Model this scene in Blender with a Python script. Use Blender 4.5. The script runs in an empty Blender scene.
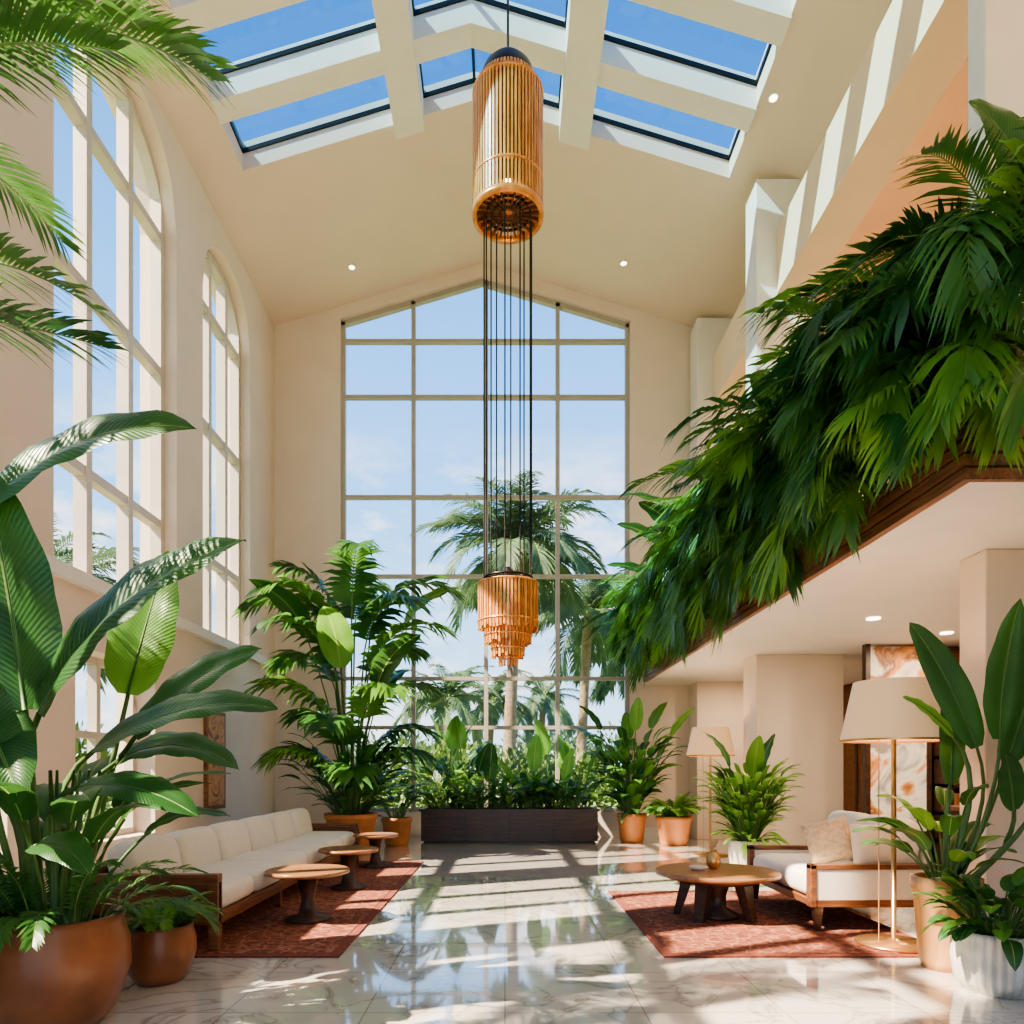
import bpy, math, random
from mathutils import Vector, Matrix
R = random.Random(7)
V = Vector
sc = bpy.context.scene
sc.view_settings.view_transform = 'AgX'
sc.view_settings.look = 'AgX - Medium High Contrast'
sc.view_settings.exposure = 0.68

# ------------------------------------------------------------------ materials
def newmat(name):
    m = bpy.data.materials.new(name); m.use_nodes = True
    nt = m.node_tree; b = nt.nodes['Principled BSDF']
    return m, nt, b
def c4(c): return (c[0], c[1], c[2], 1)
def plain(name, col, rough=0.6, metal=0.0, var=0.12, scale=8.0, bump=0.0, coat=0.0):
    m, nt, b = newmat(name)
    tc = nt.nodes.new('ShaderNodeTexCoord'); n = nt.nodes.new('ShaderNodeTexNoise')
    n.inputs['Scale'].default_value = scale; n.inputs['Detail'].default_value = 5
    nt.links.new(tc.outputs['Object'], n.inputs['Vector'])
    r = nt.nodes.new('ShaderNodeValToRGB')
    r.color_ramp.elements[0].position = 0.3; r.color_ramp.elements[1].position = 0.7
    r.color_ramp.elements[0].color = c4([x*(1-var) for x in col])
    r.color_ramp.elements[1].color = c4([min(1, x*(1+var)) for x in col])
    nt.links.new(n.outputs['Fac'], r.inputs['Fac']); nt.links.new(r.outputs['Color'], b.inputs['Base Color'])
    b.inputs['Roughness'].default_value = rough; b.inputs['Metallic'].default_value = metal
    b.inputs['Coat Weight'].default_value = coat
    if bump:
        bp = nt.nodes.new('ShaderNodeBump'); bp.inputs['Strength'].default_value = bump
        n2 = nt.nodes.new('ShaderNodeTexNoise'); n2.inputs['Scale'].default_value = scale*12
        nt.links.new(tc.outputs['Object'], n2.inputs['Vector'])
        nt.links.new(n2.outputs['Fac'], bp.inputs['Height']); nt.links.new(bp.outputs['Normal'], b.inputs['Normal'])
    return m
def wood(name, c1, c2, scale=(1, 14, 14), rough=0.4):
    m, nt, b = newmat(name)
    tc = nt.nodes.new('ShaderNodeTexCoord'); mp = nt.nodes.new('ShaderNodeMapping')
    mp.inputs['Scale'].default_value = scale
    n = nt.nodes.new('ShaderNodeTexNoise'); n.inputs['Scale'].default_value = 2.2; n.inputs['Detail'].default_value = 6
    n.inputs['Distortion'].default_value = 1.0
    nt.links.new(tc.outputs['Object'], mp.inputs['Vector']); nt.links.new(mp.outputs['Vector'], n.inputs['Vector'])
    r = nt.nodes.new('ShaderNodeValToRGB'); r.color_ramp.elements[0].position = .35; r.color_ramp.elements[1].position = .65
    r.color_ramp.elements[0].color = c4(c1); r.color_ramp.elements[1].color = c4(c2)
    nt.links.new(n.outputs['Fac'], r.inputs['Fac']); nt.links.new(r.outputs['Color'], b.inputs['Base Color'])
    b.inputs['Roughness'].default_value = rough
    return m
def emis(name, col, s):
    m, nt, b = newmat(name)
    b.inputs['Base Color'].default_value = c4(col)
    b.inputs['Emission Color'].default_value = c4(col); b.inputs['Emission Strength'].default_value = s
    return m
def leafmat(name, dark, light, trans=0.3, stripes=0.0, rough=0.35):
    m, nt, b = newmat(name); N = nt.nodes; L = nt.links
    tc = N.new('ShaderNodeTexCoord'); n = N.new('ShaderNodeTexNoise'); n.inputs['Scale'].default_value = 1.7
    n.inputs['Detail'].default_value = 3
    L.new(tc.outputs['Object'], n.inputs['Vector'])
    r = N.new('ShaderNodeValToRGB'); r.color_ramp.elements[0].position = .35; r.color_ramp.elements[1].position = .65
    r.color_ramp.elements[0].color = c4(dark); r.color_ramp.elements[1].color = c4(light)
    L.new(n.outputs['Fac'], r.inputs['Fac'])
    col = r.outputs['Color']
    if stripes:
        sx = N.new('ShaderNodeSeparateXYZ'); L.new(tc.outputs['UV'], sx.inputs[0])
        a = N.new('ShaderNodeMath'); a.operation = 'SUBTRACT'; L.new(sx.outputs['X'], a.inputs[0]); a.inputs[1].default_value = .5
        ab = N.new('ShaderNodeMath'); ab.operation = 'ABSOLUTE'; L.new(a.outputs[0], ab.inputs[0])
        k = N.new('ShaderNodeMath'); k.operation = 'MULTIPLY_ADD'; L.new(ab.outputs[0], k.inputs[0]); k.inputs[1].default_value = -0.35
        L.new(sx.outputs['Y'], k.inputs[2])
        f = N.new('ShaderNodeMath'); f.operation = 'MULTIPLY'; L.new(k.outputs[0], f.inputs[0]); f.inputs[1].default_value = 230
        s = N.new('ShaderNodeMath'); s.operation = 'SINE'; L.new(f.outputs[0], s.inputs[0])
        mr = N.new('ShaderNodeMapRange'); L.new(s.outputs[0], mr.inputs['Value'])
        mr.inputs['From Min'].default_value = -1; mr.inputs['To Min'].default_value = 0; mr.inputs['To Max'].default_value = stripes
        mx = N.new('ShaderNodeMix'); mx.data_type = 'RGBA'; L.new(mr.outputs[0], mx.inputs['Factor'])
        L.new(col, mx.inputs['A']); mx.inputs['B'].default_value = c4([x*1.7 for x in light])
        rib = N.new('ShaderNodeMath'); rib.operation = 'LESS_THAN'; L.new(ab.outputs[0], rib.inputs[0]); rib.inputs[1].default_value = .022
        m2 = N.new('ShaderNodeMix'); m2.data_type = 'RGBA'; L.new(rib.outputs[0], m2.inputs['Factor'])
        L.new(mx.outputs['Result'], m2.inputs['A']); m2.inputs['B'].default_value = (.22, .36, .09, 1)
        col = m2.outputs['Result']
        bp = N.new('ShaderNodeBump'); bp.inputs['Strength'].default_value = .15; bp.inputs['Distance'].default_value = .01
        L.new(s.outputs[0], bp.inputs['Height']); L.new(bp.outputs['Normal'], b.inputs['Normal'])
    L.new(col, b.inputs['Base Color']); b.inputs['Roughness'].default_value = rough
    tr = N.new('ShaderNodeBsdfTranslucent')
    hs = N.new('ShaderNodeHueSaturation'); hs.inputs['Value'].default_value = 2.2; hs.inputs['Hue'].default_value = .48
    L.new(col, hs.inputs['Color']); L.new(hs.outputs['Color'], tr.inputs['Color'])
    ms = N.new('ShaderNodeMixShader'); ms.inputs[0].default_value = trans
    L.new(b.outputs[0], ms.inputs[1]); L.new(tr.outputs[0], ms.inputs[2])
    L.new(ms.outputs[0], N['Material Output'].inputs['Surface'])
    return m
def glassmat(name, tint, refl=0.04):
    m, nt, b = newmat(name); N = nt.nodes; L = nt.links
    t = N.new('ShaderNodeBsdfTransparent'); t.inputs['Color'].default_value = c4(tint)
    g = N.new('ShaderNodeBsdfGlossy'); g.inputs['Roughness'].default_value = .02
    ms = N.new('ShaderNodeMixShader'); ms.inputs[0].default_value = refl
    L.new(t.outputs[0], ms.inputs[1]); L.new(g.outputs[0], ms.inputs[2]); L.new(ms.outputs[0], N['Material Output'].inputs['Surface'])
    return m
def marble():
    m, nt, b = newmat('marble_tile'); N = nt.nodes; L = nt.links
    tc = N.new('ShaderNodeTexCoord')
    n = N.new('ShaderNodeTexNoise'); n.inputs['Scale'].default_value = 1.6; n.inputs['Detail'].default_value = 9; n.inputs['Distortion'].default_value = 1.5
    L.new(tc.outputs['Object'], n.inputs['Vector'])
    r = N.new('ShaderNodeValToRGB'); e = r.color_ramp.elements
    e[0].position = .45; e[0].color = (.80, .74, .66, 1); e[1].position = .55; e[1].color = (.83, .77, .69, 1)
    x = e.new(.497); x.color = (.48, .43, .38, 1); x = e.new(.484); x.color = (.70, .65, .58, 1); x = e.new(.511); x.color = (.70, .65, .58, 1)
    L.new(n.outputs['Fac'], r.inputs['Fac'])
    br = N.new('ShaderNodeTexBrick'); br.offset = 0; br.inputs['Scale'].default_value = 1
    br.inputs['Brick Width'].default_value = .75; br.inputs['Row Height'].default_value = .75; br.inputs['Mortar Size'].default_value = .004
    br.inputs['Color1'].default_value = (1, 1, 1, 1); br.inputs['Color2'].default_value = (.88, .88, .88, 1); br.inputs['Mortar'].default_value = (.55, .52, .49, 1)
    L.new(tc.outputs['Object'], br.inputs['Vector'])
    mx = N.new('ShaderNodeMix'); mx.data_type = 'RGBA'; mx.blend_type = 'MULTIPLY'; mx.inputs['Factor'].default_value = 1
    L.new(r.outputs['Color'], mx.inputs['A']); L.new(br.outputs['Color'], mx.inputs['B'])
    L.new(mx.outputs['Result'], b.inputs['Base Color']); b.inputs['Roughness'].default_value = .08
    b.inputs['IOR'].default_value = 1.7
    b.inputs['Coat Weight'].default_value = 1.0; b.inputs['Coat Roughness'].default_value = .03
    return m
def rugmat():
    m, nt, b = newmat('rug_wool'); N = nt.nodes; L = nt.links
    tc = N.new('ShaderNodeTexCoord')
    vo = N.new('ShaderNodeTexVoronoi'); vo.inputs['Scale'].default_value = 9; vo.feature = 'DISTANCE_TO_EDGE'
    L.new(tc.outputs['Object'], vo.inputs['Vector'])
    n = N.new('ShaderNodeTexNoise'); n.inputs['Scale'].default_value = 26; n.inputs['Detail'].default_value = 6
    L.new(tc.outputs['Object'], n.inputs['Vector'])
    r = N.new('ShaderNodeValToRGB'); e = r.color_ramp.elements
    e[0].position = .0; e[0].color = (.44, .19, .11, 1); e[1].position = .10; e[1].color = (.26, .075, .042, 1)
    L.new(vo.outputs['Distance'], r.inputs['Fac'])
    mx = N.new('ShaderNodeMix'); mx.data_type = 'RGBA'; mx.blend_type = 'MULTIPLY'; mx.inputs['Factor'].default_value = .85
    r2 = N.new('ShaderNodeValToRGB'); r2.color_ramp.elements[0].position = .4; r2.color_ramp.elements[1].position = .58
    r2.color_ramp.elements[0].color = (.42, .40, .40, 1); r2.color_ramp.elements[1].color = (1.0, 1, 1, 1)
    L.new(n.outputs['Fac'], r2.inputs['Fac'])
    L.new(r.outputs['Color'], mx.inputs['A']); L.new(r2.outputs['Color'], mx.inputs['B'])
    L.new(mx.outputs['Result'], b.inputs['Base Color']); b.inputs['Roughness'].default_value = .95
    bp = N.new('ShaderNodeBump'); bp.inputs['Strength'].default_value = .4; L.new(n.outputs['Fac'], bp.inputs['Height']); L.new(bp.outputs['Normal'], b.inputs['Normal'])
    return m
def artmat(name, cols, scale, dist=3.0, em=0.0):
    m, nt, b = newmat(name); N = nt.nodes; L = nt.links
    tc = N.new('ShaderNodeTexCoord'); n = N.new('ShaderNodeTexNoise'); n.inputs['Scale'].default_value = scale; n.inputs['Detail'].default_value = 4
    n.inputs['Distortion'].default_value = dist
    L.new(tc.outputs['Object'], n.inputs['Vector'])
    r = N.new('ShaderNodeValToRGB'); e = r.color_ramp.elements
    e[0].position = .36; e[0].color = c4(cols[0]); e[1].position = .64; e[1].color = c4(cols[-1])
    for i, c in enumerate(cols[1:-1]):
        x = e.new(.36 + .28*(i+1)/(len(cols)-1)); x.color = c4(c)
    L.new(n.outputs['Fac'], r.inputs['Fac']); L.new(r.outputs['Color'], b.inputs['Base Color'])
    if em:
        L.new(r.outputs['Color'], b.inputs['Emission Color']); b.inputs['Emission Strength'].default_value = em
    return m

M_wall = plain('wall_plaster', (.76, .63, .515), .85, var=.03, scale=2, bump=.03)
M_ceil = plain('ceiling_plaster', (.80, .64, .52), .9, var=.02, scale=2)
M_beam = plain('beam_plaster_warm', (.90, .68, .45), .8, var=.03, scale=2)
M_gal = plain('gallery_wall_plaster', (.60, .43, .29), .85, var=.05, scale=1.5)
M_white = plain('white_trim', (.82, .77, .70), .6, var=.03, scale=3)
M_frame = plain('window_frame_paint', (.42, .37, .31), .45, var=.04, scale=6)
M_frameL = plain('window_frame_cream', (.60, .53, .44), .45, var=.04, scale=6)
M_dark = plain('dark_metal', (.03, .028, .026), .35, .7)
M_glass = glassmat('window_glass', (.97, .985, 1), .012)
M_skyg = glassmat('skylight_glass', (.27, .54, .74), .03)
M_floor = marble()
M_rug = rugmat(); M_rugb = plain('rug_border', (.20, .055, .034), .95, scale=30, var=.3)
M_wood = wood('walnut_wood', (.12, .042, .018), (.26, .11, .05))
M_woodY = wood('walnut_wood_long', (.12, .042, .018), (.26, .11, .05), (14, 1, 14))
M_clad = wood('cladding_wood', (.12, .045, .02), (.27, .11, .05), (14, 1, 14))
M_oak = wood('oak_table_wood', (.24, .105, .045), (.38, .19, .09), rough=.28)
M_dkwood = wood('dark_wood', (.035, .018, .012), (.08, .038, .024))
M_slat = wood('pendant_slat_wood', (.50, .20, .05), (.86, .46, .15), (14, 14, 1), .35)
M_copper = plain('copper_rods', (.82, .34, .10), .3, .5, var=.25, scale=12)
M_gold = plain('brushed_gold', (.66, .36, .14), .3, .85)
M_fab = plain('cream_upholstery', (.78, .73, .64), .9, var=.03, scale=20, bump=.15)
M_pil = plain('patterned_pillow', (.62, .47, .31), .9, var=.22, scale=30, bump=.05)
M_pil2 = plain('beige_pillow', (.72, .62, .48), .9, var=.04, scale=10, bump=.05)
M_terra = plain('terracotta', (.28, .10, .04), .32, var=.28, scale=4, bump=.1)
M_terra2 = plain('terracotta_bright', (.52, .20, .07), .5, var=.15, scale=6, bump=.1)
M_goldpot = wood('light_wood_pot', (.46, .22, .08), (.64, .35, .15), (6, 6, 1), .4)
M_wpot = plain('white_ceramic', (.66, .61, .54), .5, var=.2, scale=9, bump=.1)
M_soil = plain('soil', (.04, .025, .015), .95, var=.4, scale=30)
M_shade = emis('lamp_shade_linen', (.78, .50, .27), .26)
M_bulb = emis('warm_bulb', (1, .62, .28), 12)
M_down = emis('downlight_disc', (1, .85, .65), 4)
M_stem = plain('green_stem', (.09, .17, .045), .5, var=.2)
M_rach = plain('frond_rachis', (.18, .28, .07), .5, var=.2)
M_ban = leafmat('banana_leaf', (.016, .066, .016), (.04, .14, .028), .25, .22)
M_banL = leafmat('banana_leaf_light', (.07, .20, .03), (.12, .29, .045), .36, .2)
M_palm = leafmat('palm_leaflet', (.028, .10, .022), (.08, .215, .045), .3)
M_palmL = leafmat('palm_leaflet_light', (.09, .23, .035), (.155, .33, .06), .4)
M_palmD = leafmat('palm_leaflet_dark', (.018, .070, .022), (.04, .14, .04), .22)
M_out = leafmat('outdoor_palm_leaflet', (.045, .095, .05), (.10, .17, .08), .22, rough=.7)
M_outb = leafmat('outdoor_shrub_leaf', (.05, .12, .02), (.15, .23, .05), .3, rough=.7)
M_trunk = plain('palm_trunk', (.22, .16, .11), .9, var=.3, scale=9, bump=.4)
M_grass = plain('lawn', (.20, .27, .10), .95, var=.3, scale=3)

# ------------------------------------------------------------------ mesh builder
class MB:
    def __init__(s): s.v = []; s.f = []; s.m = []; s.u = []; s.s = []; s.mats = []
    def mi(s, mat):
        if mat not in s.mats: s.mats.append(mat)
        return s.mats.index(mat)
    def add(s, pts):
        i = len(s.v); s.v.extend([tuple(p) for p in pts]); return i
    def face(s, idx, mi, uv=None, sm=False):
        s.f.append(idx); s.m.append(mi); s.u.append(uv); s.s.append(sm)
    def hexa(s, p, mat):
        i = s.add(p); k = s.mi(mat)
        for q in ((3, 2, 1, 0), (4, 5, 6, 7), (0, 1, 5, 4), (1, 2, 6, 5), (2, 3, 7, 6), (3, 0, 4, 7)):
            s.face([i+a for a in q], k)
    def box(s, x0, x1, y0, y1, z0, z1, mat):
        s.hexa([(x0, y0, z0), (x1, y0, z0), (x1, y1, z0), (x0, y1, z0), (x0, y0, z1), (x1, y0, z1), (x1, y1, z1), (x0, y1, z1)], mat)
    def obox(s, c, ax, ay, az, mat):
        c = V(c); ax = V(ax); ay = V(ay); az = V(az)
        s.hexa([c-ax-ay-az, c+ax-ay-az, c+ax+ay-az, c-ax+ay-az, c-ax-ay+az, c+ax-ay+az, c+ax+ay+az, c-ax+ay+az], mat)
    def tube(s, path, rad, mat, seg=8, cap=True):
        k = s.mi(mat); n = len(path); path = [V(p) for p in path]
        if not hasattr(rad, '__len__'): rad = [rad]*n
        rings = []
        for j, p in enumerate(path):
            d = (path[min(j+1, n-1)]-path[max(j-1, 0)]).normalized()
            h = V((0, 0, 1)) if abs(d.z) < .9 else V((1, 0, 0))
            a = d.cross(h).normalized(); b = d.cross(a)
            rings.append(s.add([p+(a*math.cos(2*math.pi*q/seg)+b*math.sin(2*math.pi*q/seg))*rad[j] for q in range(seg)]))
        for j in range(n-1):
            for q in range(seg):
                q2 = (q+1) % seg
                s.face([rings[j]+q, rings[j]+q2, rings[j+1]+q2, rings[j+1]+q], k, None, True)
        if cap:
            s.face([rings[0]+q for q in range(seg)], k); s.face([rings[-1]+q for q in reversed(range(seg))], k)
    def lathe(s, cx, cy, prof, mat, seg=36, rib=0, ribn=0, capb=True, capt=False):
        k = s.mi(mat); rings = []
        for (r, z) in prof:
            rings.append(s.add([(cx+(r*(1+rib*math.cos(ribn*2*math.pi*q/seg)))*math.cos(2*math.pi*q/seg), cy+(r*(1+rib*math.cos(ribn*2*math.pi*q/seg)))*math.sin(2*math.pi*q/seg), z) for q in range(seg)]))
        for j in range(len(prof)-1):
            for q in range(seg):
                q2 = (q+1) % seg
                s.face([rings[j]+q, rings[j]+q2, rings[j+1]+q2, rings[j+1]+q], k, None, True)
        if capb: s.face([rings[0]+q for q in reversed(range(seg))], k)
        if capt: s.face([rings[-1]+q for q in range(seg)], k)
    def puff(s, c, h, mat, e=.28, rot=None, nu=28, nv=16, ez=.55):
        k = s.mi(mat); c = V(c); rot = rot or Matrix.Identity(3)
        def p(x, e): return math.copysign(abs(x)**e, x)
        rows = []
        for j in range(nv+1):
            b = -math.pi/2+math.pi*j/nv
            row = []
            for i in range(nu):
                a = 2*math.pi*i/nu
                row.append(c+rot @ V((h[0]*p(math.cos(b), e*1.3)*p(math.cos(a), e), h[1]*p(math.cos(b), e*1.3)*p(math.sin(a), e), h[2]*p(math.sin(b), ez))))
            rows.append(s.add(row))
        for j in range(nv):
            for i in range(nu):
                i2 = (i+1) % nu
                s.face([rows[j]+i, rows[j]+i2, rows[j+1]+i2, rows[j+1]+i], k, None, True)
    def pillow(s, c, w, th, mat, rot):
        # square cushion: pinched edges, domed faces
        k = s.mi(mat); c = V(c); n = 14
        for sg in (-1, 1):
            idx = []
            for j in range(n+1):
                row = []
                for i in range(n+1):
                    u = -1+2*i/n; v = -1+2*j/n
                    pin = 1-.07*(1-abs(u))*0-.06*(1-v*v)*abs(u)**3
                    piv = 1-.06*(1-u*u)*abs(v)**3
                    d = th*max(0, (1-u**4)*(1-v**4))**.45
                    row.append(c+rot @ V((w*u*pin, sg*d, w*v*piv)))
                idx.append(s.add(row))
            for j in range(n):
                for i in range(n):
                    f = [idx[j]+i, idx[j]+i+1, idx[j+1]+i+1, idx[j+1]+i]
                    s.face(f if sg < 0 else f[::-1], k, None, True)
    def blade(s, Pb, Pc, Pt, W, nh, mat, fold=.35, wave=.05, n=16, shape=.75):
        k = s.mi(mat); Pb, Pc, Pt, nh = V(Pb), V(Pc), V(Pt), V(nh)
        rows = []; ph = R.random()*6
        for j in range(n+1):
            t = j/n
            p = Pb*(1-t)**2+Pc*2*t*(1-t)+Pt*t*t
            d = ((Pc-Pb)*(1-t)+(Pt-Pc)*t).normalized()
            S = d.cross(nh).normalized(); Nn = S.cross(d)
            w = W*max(0.02, math.sin(math.pi*min(1, (0.02+.98*t)**shape)))**.62 if j < n else W*.01
            row = []
            for q in (-1, -.66, -.33, 0, .33, .66, 1):
                wv = wave*W*math.sin(ph+t*23+q*2)*abs(q)
                row.append(p+S*(w*q)+Nn*(abs(q)**.8*w*fold - abs(q)**3*w*.25+wv))
            rows.append(s.add(row))
        for j in range(n):
            for q in range(6):
                u0, u1, v0, v1 = q/6, (q+1)/6, j/n, (j+1)/n
                s.face([rows[j]+q, rows[j]+q+1, rows[j+1]+q+1, rows[j+1]+q], k, [(u0, v0), (u1, v0), (u1, v1), (u0, v1)], True)
    def leaf(s, P0, Pb, Pt, W, nh=(0, -.5, 1), bulge=(0, 0, .2), mat=None, r=.018, **kw):
        mat = mat or M_ban
        P0, Pb, Pt = V(P0), V(Pb), V(Pt)
        Pc = (Pb+Pt)/2+V(bulge)
        d = (Pc-Pb).normalized(); mid = Pb-d*((Pb-P0).length*.45)
        pts = [P0*(1-t)**2+mid*2*t*(1-t)+Pb*t*t for t in [i/7 for i in range(8)]]
        s.tube(pts, [r*(1.25-.6*i/7) for i in range(8)], M_stem, 7)
        s.blade(Pb, Pc, Pt, W, nh, mat, **kw)
        s.tube([Pb*(1-t)**2+Pc*2*t*(1-t)+Pt*t*t for t in [i/8*.93 for i in range(9)]], [r*.6*(1-.8*i/8) for i in range(9)], M_stem, 5)
    def arc(s, P0, az, e0, L, droop, n, pw=1.3):
        pts = [V(P0)]; ds = []
        for j in range(n):
            e = e0-droop*((j+.5)/n)**pw
            d = V((math.cos(e)*math.cos(az), math.cos(e)*math.sin(az), math.sin(e))); ds.append(d)
            pts.append(pts[-1]+d*(L/n))
        ds.append(ds[-1]); return pts, ds
    def rleaf(s, P0, az, e0, pet, L, W, droop, mat, r=.012, **kw):
        pts, ds = s.arc(P0, az, e0, pet, droop*.25, 5)
        s.tube(pts, [r*(1.2-.1*i) for i in range(6)], M_stem, 6)
        b = pts[-1]; e = math.asin(max(-1, min(1, ds[-1].z)))
        p2, d2 = s.arc(b, az, e, L, droop, 6)
        Pc = b+(ds[-1])*(L*.5)
        side = V((-math.sin(az), math.cos(az), 0)); nh = ds[-1].cross(side)+V((0, 0, .4))+side*R.uniform(-.4, .4)
        s.blade(b, Pc, p2[-1], W, nh, mat, **kw)
    def frond(s, P0, az, e0, L, droop, mat, ll=.45, lw=.028, n=26, stem=.18, ang=.55, grav=.35, lift=.25, pw=1.3, r=.010, rm=None, jit=.12, zmax=None):
        k = s.mi(mat); N = 14
        pts, ds = s.arc(P0, az, e0, L, droop, N, pw)
        if zmax is not None:
            for _ in range(6):
                if max(p.z for p in pts) <= zmax: break
                L *= .9; e0 -= .08
                pts, ds = s.arc(P0, az, e0, L, droop, N, pw)
        s.tube(pts, [r*(1.1-.9*i/N) for i in range(N+1)], rm or M_rach, 5, cap=False)
        side = V((-math.sin(az), math.cos(az), 0))
        for j in range(n):
            t = stem+(1-stem)*(j+.5)/n; x = t*N; i = min(N-1, int(x)); f = x-i
            p = pts[i].lerp(pts[i+1], f); d = ds[i]; Nn = d.cross(side)
            tt = (t-stem)/(1-stem)
            l = ll*(.35+.65*math.sin(math.pi*min(1, .22+.68*tt)))*(1+R.uniform(-jit, jit))
            if tt > .9: l *= .75
            a = ang+.55*tt
            for sg in (-1, 1):
                dl = (side*sg*math.cos(a)+d*math.sin(a)+Nn*(lift+R.uniform(-jit, jit))).normalized()
                w = (d-dl*d.dot(dl)).normalized()*lw
                g = V((0, 0, -grav*l*(1+R.uniform(-.3, .3))))
                q0, q1, q2, q3 = p, p+dl*l*.33+g*.11, p+dl*l*.68+g*.46, p+dl*l+g
                i0 = s.add([q0-w*.35, q0+w*.35, q1-w, q1+w, q2-w*.75, q2+w*.75, q3])
                s.face([i0, i0+1, i0+3, i0+2], k, None, True); s.face([i0+2, i0+3, i0+5, i0+4], k, None, True); s.face([i0+4, i0+5, i0+6], k, None, True)
    def bush(s, c, h, n, sz, mat):
        k = s.mi(mat); c = V(c)
        for _ in range(n):
            d = V((R.gauss(0, 1), R.gauss(0, 1), R.gauss(0, 1))).normalized()
            q = R.uniform(.6, 1); p = c+V((d.x*h[0], d.y*h[1], d.z*h[2]))*q
            a = (d+V((R.uniform(-.8, .8), R.uniform(-.8, .8), R.uniform(-.5, .8)))).normalized()
            b = a.cross(V((R.random(), R.random(), R.random()+.1))).normalized(); z = sz*R.uniform(.6, 1.3)
            i0 = s.add([p, p+a*z*.5+b*z*.22, p+a*z, p+a*z*.5-b*z*.22])
            s.face([i0, i0+1, i0+2, i0+3], k)
    def build(s, name, bevel=0, parent=None, seg=2, ymax=None, xmin=None, xmax=None):
        if ymax is not None: s.v = [(a, min(b_, ymax-.04*abs(math.sin(a*31+c*17))), c) for a, b_, c in s.v]
        if xmin is not None: s.v = [(max(a, xmin+.04*abs(math.sin(b_*31+c*17))), b_, c) for a, b_, c in s.v]
        if xmax is not None: s.v = [(min(a, xmax-.04*abs(math.sin(b_*31+c*17))), b_, c) for a, b_, c in s.v]
        me = bpy.data.meshes.new(name); me.from_pydata(s.v, [], s.f)
        for m in s.mats: me.materials.append(m)
        me.polygons.foreach_set('material_index', s.m); me.polygons.foreach_set('use_smooth', s.s)
        if any(u for u in s.u):
            uv = me.uv_layers.new(name='UVMap'); flat = []
            for f, u in zip(s.f, s.u):
                for q in range(len(f)): flat.extend(u[q] if u else (0.2, 0))
            uv.data.foreach_set('uv', flat)
        me.update()
        o = bpy.data.objects.new(name, me); sc.collection.objects.link(o)
        if bevel:
            b = o.modifiers.new('bevel', 'BEVEL'); b.width = bevel; b.segments = seg; b.limit_method = 'ANGLE'
        if parent: o.parent = parent
        return o

# ------------------------------------------------------------------ dimensions
XL, XC, XR, YB, YF = -4.48, 3.58, 6.6, -3.0, 13.6
RX, RZ, SL = -.45, 11.16, .3056
def cz(x): return RZ-abs(x-RX)*SL
SOF = 2.95

b = MB(); b.box(XL-.5, XR+.3, YB, YF+.3, -.12, 0, M_floor); b.build('floor')
b = MB(); b.box(-60, 60, -30, 90, -.3, -.13, M_grass); b.build('lawn_ground')

# left wall with arched windows
b = MB(); xi, xo = XL, XL-.5
wins = [(.6, 3.1), (3.8, 6.2), (6.95, 9.55), (10.38, 12.3)]
SILL = 3.37
SPRS = [8.6, 8.6, 8.6, 8.5]; RISES = [1.12, 1.12, 1.12, 1.0]
low = [(4.6, 6.3), (7.3, 8.96)]
def arch(i):
    a, c = wins[i]
    def f(y):
        t = (y-a)/(c-a)*2-1
        return SPRS[i]+RISES[i]*max(0, 1-abs(t)**2.3)**(1/2.3)
    return f
ys = YB
for wi, (a, c) in enumerate(wins):
    b.box(xo, xi, ys, a, SILL, 9.95, M_wall)
    n = 20; az_ = arch(wi)
    for i in range(n):
        y0 = a+(c-a)*i/n; y1 = a+(c-a)*(i+1)/n
        z0, z1 = az_(y0), az_(y1)
        b.hexa([(xo, y0, z0), (xi, y0, z0), (xi, y1, z1), (xo, y1, z1), (xo, y0, 9.95), (xi, y0, 9.95), (xi, y1, 9.95), (xo, y1, 9.95)], M_wall)
    ys = c
b.box(xo, xi, ys, YF+.3, SILL, 9.95, M_wall)
ys = YB
for (a, c) in low:
    b.box(xo, xi, ys, a, 0, 2.6, M_wall); b.box(xo, xi, a, c, 0, .5, M_wall); ys = c
b.box(xo, xi, ys, YF+.3, 0, 2.6, M_wall); b.box(xo, xi, YB, YF+.3, 2.6, SILL, M_wall)
b.build('wall_left')
b = MB(); b.box(xi, xi+.09, YB, YF, SILL-.14, SILL, M_white); b.build('trim_1')
b = MB(); b.box(xi, xi+.03, YB, YF-.02, 0, .16, M_white); b.build('baseboard_left')
k = 1
for wi, (a, c) in enumerate(wins):
    f = MB(); xw = XL-.26; az_ = arch(wi)
    t = .055
    cols = 3
    for i in range(cols+1):
        y = a+(c-a)*i/cols; y = min(max(y, a+t), c-t)
        f.box(xw-.05, xw+.10, y-t, y+t, SILL, az_(y)+.02, M_frameL)
    for z in (SILL+.06, 4.62, 6.68, 8.5):
        f.box(xw-.045, xw+.09, a, c, z-.055, z+.055, M_frameL)
    n = 24
    for i in range(n):
        y0 = a+(c-a)*i/n; y1 = a+(c-a)*(i+1)/n; z0, z1 = az_(y0), az_(y1)
        f.hexa([(xw-.05, y0, z0-.13), (xw+.09, y0, z0-.13), (xw+.09, y1, z1-.13), (xw-.05, y1, z1-.13), (xw-.05, y0, z0+.01), (xw+.09, y0, z0+.01), (xw+.09, y1, z1+.01), (xw-.05, y1, z1+.01)], M_frameL)
        gi = f.add([(xw, y0, SILL), (xw, y1, SILL), (xw, y1, z1), (xw, y0, z0)]); f.face([gi, gi+1, gi+2, gi+3], f.mi(M_glass))
    f.build('window_%d' % k); k += 1
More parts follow.
